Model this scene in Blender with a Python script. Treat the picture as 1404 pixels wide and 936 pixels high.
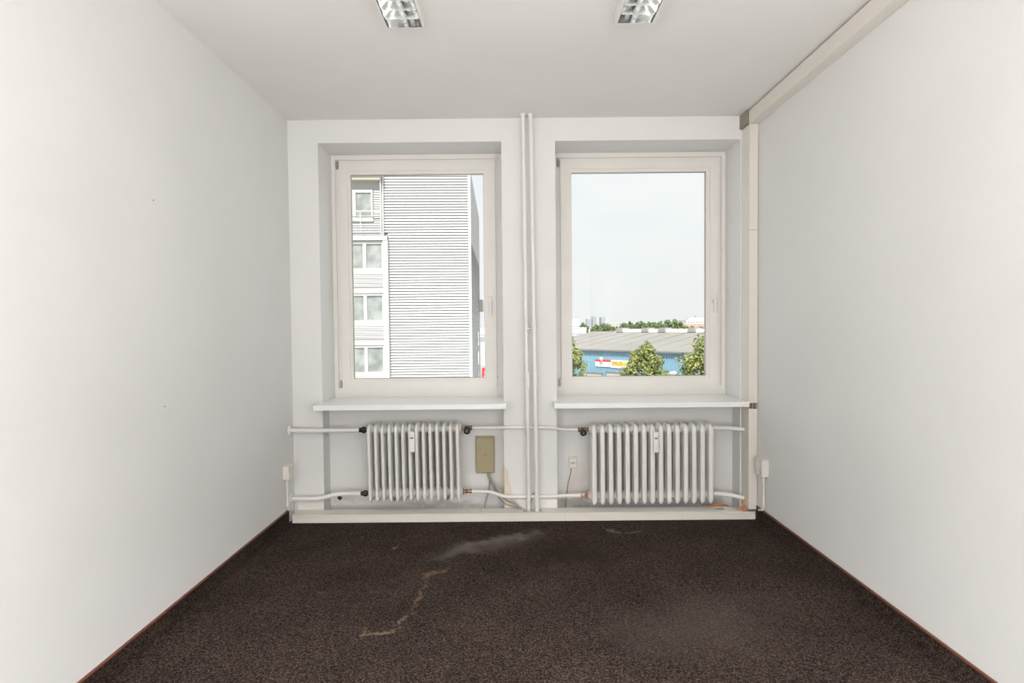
import bpy, bmesh, math, random
import numpy as np
from mathutils import Matrix, Vector

for _o in list(bpy.data.objects):
    bpy.data.objects.remove(_o, do_unlink=True)
scene = bpy.context.scene
COL = scene.collection
PI = math.pi

# ------------------------------------------------------------------ camera
F_PX, YAW, PITCH, ROLL, EYE = 773.66, -0.0016, -0.0289, 0.0092, 1.4152
cy_, sy_, cp_, sp_ = math.cos(YAW), math.sin(YAW), math.cos(PITCH), math.sin(PITCH)
_f = Vector((sy_ * cp_, cy_ * cp_, sp_)); _r = Vector((cy_, -sy_, 0)); _u = _r.cross(_f)
_c, _s = math.cos(ROLL), math.sin(ROLL)
CR, CU, CF = _c * _r - _s * _u, _s * _r + _c * _u, _f
cam_data = bpy.data.cameras.new('camera')
cam_data.sensor_width = 36.0
cam_data.lens = F_PX / 1404 * 36.0
cam_data.clip_start = 0.05
cam_data.clip_end = 4000
cam = bpy.data.objects.new('camera', cam_data)
COL.objects.link(cam)
cam.matrix_world = Matrix(((CR.x, CU.x, -CF.x, 0), (CR.y, CU.y, -CF.y, 0), (CR.z, CU.z, -CF.z, EYE), (0, 0, 0, 1)))
scene.camera = cam

# ------------------------------------------------------------------ world, sun, fill lights, exposure
SKY_STRENGTH = 1.1
SUN_STRENGTH = 4.6
OVERHEAD_FILL_POWER = 162.0
REAR_FILL_POWER = 64.0
UPWARD_FILL_POWER = 75.0
world = bpy.data.worlds.new('hazy_sky'); scene.world = world
world.use_nodes = True
wn = world.node_tree; wn.nodes.clear()
w_out = wn.nodes.new('ShaderNodeOutputWorld'); w_bg = wn.nodes.new('ShaderNodeBackground')
w_tc = wn.nodes.new('ShaderNodeTexCoord'); w_map = wn.nodes.new('ShaderNodeMapping')
w_map.inputs['Scale'].default_value = (2.2, 2.2, 6.0)
w_map.inputs['Rotation'].default_value = (0, 0.25, 0)
w_noise = wn.nodes.new('ShaderNodeTexNoise')
w_noise.inputs['Scale'].default_value = 1.6; w_noise.inputs['Detail'].default_value = 5
w_cr = wn.nodes.new('ShaderNodeValToRGB')
w_cr.color_ramp.elements[0].position = 0.33; w_cr.color_ramp.elements[0].color = (0.80, 0.865, 0.925, 1)
w_cr.color_ramp.elements[1].position = 0.55; w_cr.color_ramp.elements[1].color = (0.895, 0.905, 0.912, 1)
w_sep = wn.nodes.new('ShaderNodeSeparateXYZ')
w_hr = wn.nodes.new('ShaderNodeMapRange')
w_hr.inputs[1].default_value = 0.0; w_hr.inputs[2].default_value = 0.22
w_mix = wn.nodes.new('ShaderNodeMix'); w_mix.data_type = 'RGBA'
w_mix.inputs[6].default_value = (0.83, 0.85, 0.85, 1)
wn.links.new(w_tc.outputs['Generated'], w_map.inputs[0])
wn.links.new(w_map.outputs[0], w_noise.inputs['Vector'])
wn.links.new(w_noise.outputs[0], w_cr.inputs[0])
wn.links.new(w_tc.outputs['Generated'], w_sep.inputs[0])
wn.links.new(w_sep.outputs[2], w_hr.inputs[0])
wn.links.new(w_hr.outputs[0], w_mix.inputs[0])
wn.links.new(w_cr.outputs[0], w_mix.inputs[7])
wn.links.new(w_mix.outputs[2], w_bg.inputs[0])
w_bg.inputs[1].default_value = SKY_STRENGTH
wn.links.new(w_bg.outputs[0], w_out.inputs[0])

sun_d = bpy.data.lights.new('sun', 'SUN'); sun_d.energy = SUN_STRENGTH; sun_d.angle = math.radians(0.6)
sun_d.color = (1.0, 0.96, 0.88)
sun = bpy.data.objects.new('sun', sun_d); COL.objects.link(sun)
sun.rotation_euler = Vector((0.10, 0.67, -0.72)).to_track_quat('-Z', 'Y').to_euler()   # from behind the room, over its left shoulder

def area_fill(name, loc, sx, sy, power, direction, color, spread=180):
    d = bpy.data.lights.new(name, 'AREA'); d.shape = 'RECTANGLE'; d.size = sx; d.size_y = sy
    d.energy = power; d.color = color; d.spread = math.radians(spread)
    o = bpy.data.objects.new(name, d); COL.objects.link(o)
    o.location = loc; o.rotation_euler = Vector(direction).to_track_quat('-Z', 'Y').to_euler()
    return o
# fill lights added behind the camera to brighten the room
for x in (-0.85, 0.9):
    area_fill('rear_overhead_fill', (x, -1.3, 2.84), 0.5, 1.5, OVERHEAD_FILL_POWER, (0, 0, -1), (1.0, 0.99, 0.978), 130)   # added overhead fill, narrow spread keeps it out of the window glass
area_fill('rear_wall_fill', (0.05, -3.12, 1.40), 3.2, 2.6, REAR_FILL_POWER, (0, 1, 0), (1.0, 0.99, 0.978))  # added frontal fill, the rear wall behind it is solid

area_fill('upward_fill', (0.05, -0.3, 0.5), 1.8, 0.8, UPWARD_FILL_POWER, (0, 0, 1), (1.0, 0.99, 0.978))   # added upward fill behind the camera, brightens the ceiling

vs = scene.view_settings
vs.view_transform = 'Standard'; vs.look = 'None'; vs.gamma = 1.0; vs.use_curve_mapping = False
vs.exposure = 0.0

# ------------------------------------------------------------------ helpers
def ray(px, py):
    return CR * (px - 702) + CU * (468 - py) + CF * F_PX
def at(px, py, Y):                       # a pixel of the photograph on the plane y = Y
    d = ray(px, py); return Vector((0, 0, EYE)) + d * (Y / d.y)

class MB:
    """collects shapes, built as one mesh object"""
    def __init__(self): self.v = []; self.f = []
    def add(self, vs_, fs_):
        o = len(self.v); self.v += [tuple(p) for p in vs_]
        self.f += [tuple(i + o for i in q) for q in fs_]; return self
    def box(self, x0, x1, y0, y1, z0, z1):
        if x0 > x1: x0, x1 = x1, x0
        if y0 > y1: y0, y1 = y1, y0
        if z0 > z1: z0, z1 = z1, z0
        return self.add([(x0, y0, z0), (x1, y0, z0), (x1, y1, z0), (x0, y1, z0), (x0, y0, z1), (x1, y0, z1), (x1, y1, z1), (x0, y1, z1)],
                        [(0, 3, 2, 1), (4, 5, 6, 7), (0, 1, 5, 4), (1, 2, 6, 5), (2, 3, 7, 6), (3, 0, 4, 7)])
    def cbox(self, x0, x1, y0, y1, z0, z1, c=0.002):      # box with chamfered edges
        vs_ = []; idx = {}
        for sx, X in ((0, x0), (1, x1)):
            for sy, Y in ((0, y0), (1, y1)):
                for sz, Z in ((0, z0), (1, z1)):
                    dx, dy, dz = c * (1 - 2 * sx), c * (1 - 2 * sy), c * (1 - 2 * sz)
                    for k, pt in enumerate(((X, Y + dy, Z + dz), (X + dx, Y, Z + dz), (X + dx, Y + dy, Z))):
                        idx[(sx, sy, sz, k)] = len(vs_); vs_.append(pt)
        fs = []
        I = lambda a, b, c_, k: idx[(a, b, c_, k)]
        for s in (0, 1):
            fs.append((I(s, 0, 0, 0), I(s, 1, 0, 0), I(s, 1, 1, 0), I(s, 0, 1, 0)))
            fs.append((I(0, s, 0, 1), I(1, s, 0, 1), I(1, s, 1, 1), I(0, s, 1, 1)))
            fs.append((I(0, 0, s, 2), I(1, 0, s, 2), I(1, 1, s, 2), I(0, 1, s, 2)))
            for t in (0, 1):
                fs.append((I(s, t, 0, 0), I(s, t, 1, 0), I(s, t, 1, 1), I(s, t, 0, 1)))
                fs.append((I(s, 0, t, 0), I(s, 1, t, 0), I(s, 1, t, 2), I(s, 0, t, 2)))
                fs.append((I(0, s, t, 1), I(1, s, t, 1), I(1, s, t, 2), I(0, s, t, 2)))
                for q in (0, 1):
                    fs.append((I(s, t, q, 0), I(s, t, q, 1), I(s, t, q, 2)))
        return self.add(vs_, fs)
    def prism(self, poly, axis, a, b):
        """poly = 2-D outline; axis 'x': (y,z), 'y': (x,z), 'z': (x,y)"""
        n = len(poly)
        def mk(p, t):
            return (t, p[0], p[1]) if axis == 'x' else (p[0], t, p[1]) if axis == 'y' else (p[0], p[1], t)
        vs_ = [mk(p, a) for p in poly] + [mk(p, b) for p in poly]
        fs = [tuple(range(n)), tuple(range(2 * n - 1, n - 1, -1))] + [(i, (i + 1) % n, n + (i + 1) % n, n + i) for i in range(n)]
        return self.add(vs_, fs)
    def tube(self, pts, r, n=12, smooth_corner=0.0):
        pts = [Vector(p) for p in pts]
        if smooth_corner > 0 and len(pts) > 2:
            out = [pts[0]]
            for i in range(1, len(pts) - 1):
                a, b, c = pts[i - 1], pts[i], pts[i + 1]
                k = min(smooth_corner, (a - b).length * .45, (c - b).length * .45)
                p0 = b + (a - b).normalized() * k; p2 = b + (c - b).normalized() * k
                for j in range(6):
                    t = j / 5; out.append(p0 * (1 - t) ** 2 + b * 2 * t * (1 - t) + p2 * t * t)
            out.append(pts[-1]); pts = out
        rs = r if isinstance(r, (list, tuple)) else [r] * len(pts)
        if len(rs) != len(pts): rs = [rs[min(int(i * len(rs) / len(pts)), len(rs) - 1)] for i in range(len(pts))]
        ref = None; vs_ = []; fs = []
        for i, p in enumerate(pts):
            t = (pts[min(i + 1, len(pts) - 1)] - pts[max(i - 1, 0)]).normalized()
            if ref is None:
                ref = t.cross(Vector((0, 0, 1)) if abs(t.z) < .9 else Vector((1, 0, 0))).normalized()
            ref = (ref - t * ref.dot(t)).normalized(); b = t.cross(ref)
            for k in range(n):
                a = 2 * PI * k / n; vs_.append(p + (ref * math.cos(a) + b * math.sin(a)) * rs[i])
        m = len(pts)
        for i in range(m - 1):
            for k in range(n):
                fs.append((i * n + k, i * n + (k + 1) % n, (i + 1) * n + (k + 1) % n, (i + 1) * n + k))
        fs.append(tuple(range(n - 1, -1, -1))); fs.append(tuple((m - 1) * n + k for k in range(n)))
        return self.add(vs_, fs)
    def lathe(self, prof, origin, direction, n=16):
        """prof = list of (distance along direction, radius)"""
        o = Vector(origin); d = Vector(direction).normalized()
        return self.tube_prof([o + d * a for a, _ in prof], [max(rr, 1e-4) for _, rr in prof], d, n)
    def tube_prof(self, pts, rs, d, n):
        ref = d.cross(Vector((0, 0, 1)) if abs(d.z) < .9 else Vector((1, 0, 0))).normalized(); b = d.cross(ref)
        vs_ = []; fs = []
        for p, rr in zip(pts, rs):
            for k in range(n):
                a = 2 * PI * k / n; vs_.append(p + (ref * math.cos(a) + b * math.sin(a)) * rr)
        m = len(pts)
        for i in range(m - 1):
            for k in range(n):
                fs.append((i * n + k, i * n + (k + 1) % n, (i + 1) * n + (k + 1) % n, (i + 1) * n + k))
        fs.append(tuple(range(n - 1, -1, -1))); fs.append(tuple((m - 1) * n + k for k in range(n)))
        return self.add(vs_, fs)
    def frame(self, x0, x1, z0, z1, w, y0, y1, wb=None):
        """rectangular ring in the xz plane; w width, y0..y1 depth"""
        wb = wb or w
        ws = w if isinstance(w, (tuple, list)) else (w, w, w, wb)      # left, right, top, bottom
        self.box(x0, x0 + ws[0], y0, y1, z0, z1); self.box(x1 - ws[1], x1, y0, y1, z0, z1)
        self.box(x0 + ws[0], x1 - ws[1], y0, y1, z1 - ws[2], z1); self.box(x0 + ws[0], x1 - ws[1], y0, y1, z0, z0 + ws[3])
        return self
    def mesh(self, name, m, smooth=None):
        me = bpy.data.meshes.new(name); me.from_pydata(self.v, [], self.f)
        bm = bmesh.new(); bm.from_mesh(me); bmesh.ops.recalc_face_normals(bm, faces=bm.faces[:]); bm.to_mesh(me); bm.free()
        if m: me.materials.append(m)
        if smooth is not None:
            for p in me.polygons: p.use_smooth = True
            me.set_sharp_from_angle(angle=math.radians(smooth))
        me.update(); return me
    def build(self, name, m, parent=None, smooth=None):
        return link(name, self.mesh(name, m, smooth), parent)

def link(name, me, parent=None, loc=None, rot=None):
    o = bpy.data.objects.new(name, me); COL.objects.link(o)
    if parent: o.parent = parent
    if loc is not None: o.location = loc
    if rot is not None: o.rotation_euler = rot
    return o
def thing(name, label, cat, loc=(0, 0, 0), group=None, rz=0.0):
    o = bpy.data.objects.new(name, None); COL.objects.link(o); o.empty_display_size = 0.1
    o.location = loc; o.rotation_euler = (0, 0, rz)
    return tag(o, label, cat, group)
def tag(o, label=None, cat=None, group=None, kind=None):
    if label: o['label'] = label
    if cat: o['category'] = cat
    if group: o['group'] = group
    if kind: o['kind'] = kind
    return o
def struct(o, label=None):
    o['kind'] = 'structure'
    if label: o['label'] = label
    return o

# ------------------------------------------------------------------ materials
def lin(c):
    return tuple((x / 12.92 if x <= .04045 else ((x + .055) / 1.055) ** 2.4) for x in (v / 255 for v in c)) + (1,)
def mat(name, col, rough=0.6, metal=0.0, noise=0.0, nscale=20.0, bump=0.0, bscale=200.0, spec=0.5, col2=None):
    m = bpy.data.materials.new(name); m.use_nodes = True
    nt = m.node_tree; b = nt.nodes['Principled BSDF']
    c = col if len(col) == 4 else tuple(col) + (1,)
    b.inputs['Base Color'].default_value = c; b.inputs['Roughness'].default_value = rough
    b.inputs['Metallic'].default_value = metal; b.inputs['Specular IOR Level'].default_value = spec
    tc = nt.nodes.new('ShaderNodeTexCoord')
    if noise > 0 or col2:
        n = nt.nodes.new('ShaderNodeTexNoise'); n.inputs['Scale'].default_value = nscale; n.inputs['Detail'].default_value = 6
        r = nt.nodes.new('ShaderNodeValToRGB')
        c2 = col2 if col2 else tuple(x * (1 - noise) for x in c[:3]) + (1,)
        r.color_ramp.elements[0].position = .35; r.color_ramp.elements[0].color = c2
        r.color_ramp.elements[1].position = .62; r.color_ramp.elements[1].color = c
        nt.links.new(tc.outputs['Object'], n.inputs['Vector']); nt.links.new(n.outputs[0], r.inputs[0])
        nt.links.new(r.outputs[0], b.inputs['Base Color'])
    if bump > 0:
        n2 = nt.nodes.new('ShaderNodeTexNoise'); n2.inputs['Scale'].default_value = bscale; n2.inputs['Detail'].default_value = 3
        bp = nt.nodes.new('ShaderNodeBump'); bp.inputs['Strength'].default_value = bump; bp.inputs['Distance'].default_value = .002
        nt.links.new(tc.outputs['Object'], n2.inputs['Vector']); nt.links.new(n2.outputs[0], bp.inputs['Height'])
        nt.links.new(bp.outputs[0], b.inputs['Normal'])
    return m

M = {}
M['wall'] = mat('painted_plaster', (.790, .786, .774), .85, noise=.03, nscale=1.5, bump=.12, bscale=60, spec=.2)
M['ceil'] = mat('ceiling_paint', (.850, .836, .812), .9, noise=.03, nscale=1.2, bump=.18, bscale=45, spec=.2)
M['wood_white'] = mat('painted_window_wood', (.800, .775, .735), .45, noise=.03, nscale=4, bump=.03, bscale=30)
M['sill'] = mat('sill_laminate', (.88, .89, .885), .22, noise=.02, nscale=3)
M['rad'] = mat('radiator_enamel', (.84, .83, .80), .35, noise=.04, nscale=6)
M['pipe'] = mat('pipe_enamel', (.815, .80, .775), .35, noise=.03, nscale=9)
M['trunk'] = mat('cream_pvc', (.775, .735, .675), .42, noise=.025, nscale=5)
M['white_pvc'] = mat('white_pvc', (.80, .765, .71), .4, noise=.02, nscale=20)
M['meter'] = mat('meter_plastic', (.85, .84, .81), .35)
M['dark'] = mat('dark_plastic', (.02, .02, .02), .45)
M['iron'] = mat('dark_iron', (.055, .042, .035), .5, metal=.6, noise=.4, nscale=60)
M['brass'] = mat('old_brass', (.34, .22, .13), .42, metal=.8, noise=.45, nscale=70, col2=(.09, .05, .03, 1))
M['rust'] = mat('rusted_fitting', (.72, .62, .52), .7, nscale=45, col2=(.30, .085, .02, 1))
M['gasket'] = mat('hole_dark_brown', (.05, .035, .025), .95)  # flat dark brown for nail holes, plaster hole and socket slots
M['beige_box'] = mat('beige_plastic', lin((170, 158, 125)), .45, noise=.04, nscale=8)
M['cable_grey'] = mat('grey_cable', (.33, .30, .26), .5)
M['cable_orange'] = mat('orange_cable', (.72, .20, .03), .45)
M['hinge'] = mat('hinge_metal', (.45, .42, .38), .35, metal=.8)
M['peel'] = mat('bare_plaster', lin((232, 219, 202)), .95, noise=.1, nscale=30, bump=.8, bscale=90)
M['brown_edge'] = mat('brown_edge_strip', (.16, .055, .032), .45, noise=.2, nscale=14)
M['mirror'] = mat('louvre_aluminium', (.86, .87, .87), .16, metal=1.0)
M['lamp_white'] = mat('lamp_housing', (.82, .80, .77), .4)
M['tube_glass'] = mat('fluorescent_tube', (.85, .86, .85), .25)
# outdoors
M['slat'] = mat('white_aluminium_slat', (.74, .74, .73), .4)
M['slat_back'] = mat('slat_backing', (.46, .455, .44), .7)
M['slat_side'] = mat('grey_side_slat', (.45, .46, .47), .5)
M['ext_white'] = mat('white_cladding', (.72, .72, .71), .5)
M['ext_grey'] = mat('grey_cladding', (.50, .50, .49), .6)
M['ext_beige'] = mat('beige_panel', (.56, .50, .42), .6)
M['ext_glass'] = mat('office_glass', (.45, .48, .465), .06, spec=.8, noise=.40, nscale=1.3)
M['roof'] = mat('fibre_cement_roof', (.36, .345, .322), .85, noise=.10, nscale=.12)
M['roof_edge'] = mat('roof_gutter', (.22, .22, .21), .6)
M['blue'] = mat('blue_cladding', (.25, .43, .555), .5, noise=.08, nscale=.4)
M['gate'] = mat('grey_roller_gate', (.52, .51, .48), .6)
M['sign_white'] = mat('sign_white', (.85, .85, .84), .4)
M['sign_red'] = mat('sign_red', (.72, .06, .05), .4)
M['sign_yellow'] = mat('sign_yellow', (.85, .55, .08), .4)
M['sign_dark'] = mat('sign_brown_letter', (.45, .22, .05), .5)
M['sign_grey'] = mat('sign_grey_print', (.62, .63, .66), .5)
M['orange_wall'] = mat('orange_brick_building', (.72, .40, .26), .8)
M['tower'] = mat('tower_concrete', (.40, .42, .44), .7)
M['tower_win'] = mat('tower_window_band', (.36, .39, .42), .3)
M['bark'] = mat('bark', (.12, .09, .06), .9)
M['leaf'] = mat('tree_leaf', (.40, .42, .15), .55, nscale=1.1, col2=(.22, .27, .09, 1), spec=.3)
M['leaf_far'] = mat('far_tree_leaf', (.24, .30, .14), .7, nscale=.25, col2=(.15, .21, .10, 1), spec=.2)
M['bounce_ground'] = mat('pale_bounce_ground', (.45, .44, .42), .9, noise=.2, nscale=.3)  # unseen ground, tone lightened to bounce daylight up to the ceiling

# window glass: clear thin pane with a weak mirror reflection
def glass_mat():
    m = bpy.data.materials.new('window_glass'); m.use_nodes = True; nt = m.node_tree; nt.nodes.clear()
    o = nt.nodes.new('ShaderNodeOutputMaterial'); t = nt.nodes.new('ShaderNodeBsdfTransparent'); g = nt.nodes.new('ShaderNodeBsdfGlossy')
    t.inputs[0].default_value = (.965, .975, .97, 1); g.inputs['Roughness'].default_value = .02
    mx = nt.nodes.new('ShaderNodeMixShader'); mx.inputs[0].default_value = .006
    nt.links.new(t.outputs[0], mx.inputs[1]); nt.links.new(g.outputs[0], mx.inputs[2]); nt.links.new(mx.outputs[0], o.inputs[0]); return m
M['glass'] = glass_mat()

# ---- node helpers for masks with a shape of their own (stains, dust)
def blob(nt, coord, cx, cy, sx, sy, ang=0.0, wob=0.35, wscale=9.0, soft=(1.0, 0.35), axes=(0, 1), warp=.16, warp_scale=9.0):
    """soft elliptical mask (0..1), edge broken up by noise"""
    N = nt.nodes; L = nt.links
    wn_ = N.new('ShaderNodeTexNoise'); wn_.inputs['Scale'].default_value = warp_scale; wn_.inputs['Detail'].default_value = 4; L.new(coord, wn_.inputs['Vector'])
    wv = N.new('ShaderNodeVectorMath'); wv.operation = 'MULTIPLY_ADD'; wv.inputs[1].default_value = (warp,) * 3
    L.new(wn_.outputs['Color'], wv.inputs[0]); wo = N.new('ShaderNodeVectorMath'); wo.operation = 'SUBTRACT'; wo.inputs[1].default_value = (warp * .5,) * 3
    L.new(coord, wv.inputs[2]); L.new(wv.outputs[0], wo.inputs[0])
    sep = N.new('ShaderNodeSeparateXYZ'); L.new(wo.outputs[0], sep.inputs[0])
    def mth(op, a, b=None):
        q = N.new('ShaderNodeMath'); q.operation = op
        for i, v in enumerate((a, b)):
            if v is None: continue
            if isinstance(v, (int, float)): q.inputs[i].default_value = v
            else: L.new(v, q.inputs[i])
        return q.outputs[0]
    dx = mth('SUBTRACT', sep.outputs[axes[0]], cx); dy = mth('SUBTRACT', sep.outputs[axes[1]], cy)
    ca, sa = math.cos(ang), math.sin(ang)
    u = mth('DIVIDE', mth('ADD', mth('MULTIPLY', dx, ca), mth('MULTIPLY', dy, sa)), sx)
    v = mth('DIVIDE', mth('SUBTRACT', mth('MULTIPLY', dy, ca), mth('MULTIPLY', dx, sa)), sy)
    d = mth('SQRT', mth('ADD', mth('MULTIPLY', u, u), mth('MULTIPLY', v, v)))
    n = N.new('ShaderNodeTexNoise'); n.inputs['Scale'].default_value = wscale; n.inputs['Detail'].default_value = 5
    L.new(coord, n.inputs['Vector'])
    d2 = mth('ADD', d, mth('MULTIPLY', mth('SUBTRACT', n.outputs[0], .5), wob * 4))
    mr = N.new('ShaderNodeMapRange'); mr.interpolation_type = 'SMOOTHSTEP'
    mr.inputs[1].default_value = soft[0]; mr.inputs[2].default_value = soft[1]; L.new(d2, mr.inputs[0])
    return mr.outputs[0]
def mixin(nt, base, mask, col, amount):
    k = nt.nodes.new('ShaderNodeMath'); k.operation = 'MULTIPLY'; k.inputs[1].default_value = amount; nt.links.new(mask, k.inputs[0])
    mx = nt.nodes.new('ShaderNodeMix'); mx.data_type = 'RGBA'
    nt.links.new(k.outputs[0], mx.inputs[0]); nt.links.new(base, mx.inputs[6]); mx.inputs[7].default_value = tuple(col) + (1,)
    return mx.outputs[2]

def carpet_mat(stains=True):
    m = bpy.data.materials.new('brown_needle_felt' if stains else 'brown_felt_strip'); m.use_nodes = True
    nt = m.node_tree; b = nt.nodes['Principled BSDF']; N = nt.nodes; L = nt.links
    b.inputs['Roughness'].default_value = 1.0; b.inputs['Specular IOR Level'].default_value = .05
    tc = N.new('ShaderNodeTexCoord'); co = tc.outputs['Object']
    vo = N.new('ShaderNodeTexVoronoi'); vo.inputs['Scale'].default_value = 260; L.new(co, vo.inputs['Vector'])
    sx = N.new('ShaderNodeSeparateColor'); L.new(vo.outputs['Color'], sx.inputs[0])
    nf = N.new('ShaderNodeTexNoise'); nf.inputs['Scale'].default_value = 75; nf.inputs['Detail'].default_value = 2; L.new(co, nf.inputs['Vector'])
    n1 = N.new('ShaderNodeMix'); n1.data_type = 'FLOAT'; n1.inputs[0].default_value = .45
    L.new(sx.outputs[0], n1.inputs[2]); L.new(nf.outputs[0], n1.inputs[3])
    r = N.new('ShaderNodeValToRGB'); e = r.color_ramp.elements
    e[0].position = .20; e[0].color = (.010, .0072, .0066, 1)
    e[1].position = .80; e[1].color = (.135, .102, .084, 1)
    x = e.new(.52); x.color = (.036, .0262, .0225, 1)
    L.new(n1.outputs[0], r.inputs[0])
    tint = N.new('ShaderNodeMix'); tint.data_type = 'RGBA'; tint.inputs[6].default_value = (1.18, .96, .80, 1); tint.inputs[7].default_value = (.86, 1.02, 1.16, 1)
    L.new(sx.outputs[1], tint.inputs[0])
    mt_ = N.new('ShaderNodeMix'); mt_.data_type = 'RGBA'; mt_.blend_type = 'MULTIPLY'; mt_.inputs[0].default_value = 1
    L.new(r.outputs[0], mt_.inputs[6]); L.new(tint.outputs[2], mt_.inputs[7]); r = mt_
    n2 = N.new('ShaderNodeTexNoise'); n2.inputs['Scale'].default_value = 2.6; n2.inputs['Detail'].default_value = 5; L.new(co, n2.inputs['Vector'])
    r2 = N.new('ShaderNodeMapRange'); r2.inputs[1].default_value = .3; r2.inputs[2].default_value = .7; r2.inputs[3].default_value = .72; r2.inputs[4].default_value = 1.04
    L.new(n2.outputs[0], r2.inputs[0])
    mu = N.new('ShaderNodeMix'); mu.data_type = 'RGBA'; mu.blend_type = 'MULTIPLY'; mu.inputs[0].default_value = 1
    L.new(r.outputs[2], mu.inputs[6]); L.new(r2.outputs[0], mu.inputs[7]); c = mu.outputs[2]
    if stains:
        # damp dark patch, then dust: a long grey smear, small smudges, a thin tan trail
        c = mixin(nt, c, blob(nt, co, .36, 3.42, .50, .34, 0, .30, 3.5, (1.0, .1)), (.022, .015, .013), .55)
        c = mixin(nt, c, blob(nt, co, -.07, 3.70, .34, .075, .40, .45, 11, (1.1, .0)), (.22, .195, .175), .55)
        c = mixin(nt, c, blob(nt, co, -.34, 3.53, .26, .09, .85, .45, 11, (1.1, .0)), (.20, .175, .155), .45)
        c = mixin(nt, c, blob(nt, co, -.15, 3.62, .55, .16, .45, .30, 5, (1.0, .0)), (.13, .108, .095), .40)
        c = mixin(nt, c, blob(nt, co, .67, 3.83, .11, .022, -1.1, .5, 40, (1.1, .0)), (.22, .19, .165), .5)
        c = mixin(nt, c, blob(nt, co, .77, 3.79, .12, .018, .3, .5, 40, (1.1, .0)), (.22, .19, .165), .45)
        c = mixin(nt, c, blob(nt, co, -.63, 2.56, .11, .020, .45, .6, 45, (1.1, .0)), (.30, .215, .14), .50)
        c = mixin(nt, c, blob(nt, co, -.54, 2.68, .09, .018, .9, .6, 45, (1.1, .0)), (.30, .215, .14), .50)
        c = mixin(nt, c, blob(nt, co, -.505, 2.92, .20, .016, 1.45, .6, 45, (1.1, .0)), (.26, .18, .12), .35)
        c = mixin(nt, c, blob(nt, co, -.46, 3.18, .13, .022, 1.0, .6, 45, (1.1, .0)), (.26, .18, .12), .40)
        c = mixin(nt, c, blob(nt, co, -.70, 2.56, .06, .014, 1.9, .6, 45, (1.1, .0)), (.28, .20, .14), .40)
        c = mixin(nt, c, blob(nt, co, -.76, 3.56, .045, .022, 1.0, .4, 16, (1.0, .2)), (.24, .19, .15), .45)
        c = mixin(nt, c, blob(nt, co, .90, 2.60, .60, .42, .2, .3, 3, (1.0, .0)), (.095, .077, .066), .40)
    L.new(c, b.inputs['Base Color'])
    bp = N.new('ShaderNodeBump'); bp.inputs['Strength'].default_value = .25; bp.inputs['Distance'].default_value = .002
    L.new(n1.outputs[0], bp.inputs['Height']); L.new(bp.outputs[0], b.inputs['Normal'])
    return m
M['carpet'] = carpet_mat(True); M['felt_strip'] = carpet_mat(False)

def back_wall_mat():
    m = mat('window_wall_plaster', (.790, .786, .774), .85, noise=.03, nscale=1.5, bump=.12, bscale=60, spec=.2)
    nt = m.node_tree; b = nt.nodes['Principled BSDF']; co = nt.nodes['Texture Coordinate'].outputs['Object']
    c = b.inputs['Base Color'].links[0].from_socket
    # damp brownish stain around the rusted joint, browner patches low in the niches and on the piers
    c = mixin(nt, c, blob(nt, co, .50, .20, .13, .15, 0, .22, 10, (1.0, .25), (0, 2)), (.62, .53, .46), .40)
    c = mixin(nt, c, blob(nt, co, .50, .22, .125, .15, 0, .10, 10, (1.05, .96), (0, 2)), (.66, .54, .44), .12)
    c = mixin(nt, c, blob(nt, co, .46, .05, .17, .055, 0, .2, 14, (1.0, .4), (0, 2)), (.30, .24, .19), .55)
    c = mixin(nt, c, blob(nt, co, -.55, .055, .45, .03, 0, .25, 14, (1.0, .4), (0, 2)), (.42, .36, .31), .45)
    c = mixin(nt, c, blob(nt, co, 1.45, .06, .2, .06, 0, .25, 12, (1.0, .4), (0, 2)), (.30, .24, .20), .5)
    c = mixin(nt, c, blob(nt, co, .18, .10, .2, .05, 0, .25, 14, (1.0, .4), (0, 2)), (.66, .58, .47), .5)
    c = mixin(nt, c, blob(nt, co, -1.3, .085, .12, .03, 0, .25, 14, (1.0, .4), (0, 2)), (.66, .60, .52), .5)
    nt.links.new(c, b.inputs['Base Color']); return m
M['wall_back'] = back_wall_mat()

# ================================================================== ROOM SHELL
XL, XR, YB, ZC, YR = -1.634, 1.750, 4.162, 2.924, -3.2
XA, XB, XC, XD = -1.4137, -0.0726, 0.3207, 1.6764       # window openings
ZREV, YF, YN, YO = 2.757, 4.46, 4.31, 4.62              # reveal top, frame plane, niche back, outer face
ZS = 0.853                                              # sill top
struct(MB().box(XL - .3, XR + .3, YR - .3, YO, -.25, 0).build('floor', M['carpet']), 'dark brown speckled carpet floor with dust smears')
struct(MB().box(XL - .3, XR + .3, YR - .3, YO, ZC, ZC + .3).build('ceiling', M['ceil']), 'plain off-white plaster ceiling')
struct(MB().box(XL - .25, XL, YR, YO, 0, ZC).build('wall_left', M['wall']), 'bare white wall on the left')
struct(MB().box(XR, XR + .25, YR, YO, 0, ZC).build('wall_right', M['wall']), 'bare white wall on the right')
struct(MB().box(XL - .25, XR + .25, YR - .25, YR, 0, ZC).build('wall_rear', M['wall']))
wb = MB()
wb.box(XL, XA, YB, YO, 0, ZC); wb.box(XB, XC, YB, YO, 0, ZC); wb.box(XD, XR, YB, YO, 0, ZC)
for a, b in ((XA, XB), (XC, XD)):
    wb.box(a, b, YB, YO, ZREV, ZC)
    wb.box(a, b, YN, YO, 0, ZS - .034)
wall_back = struct(wb.build('wall_back', M['wall_back']), 'white window wall with two deep window openings and radiator niches')

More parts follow.
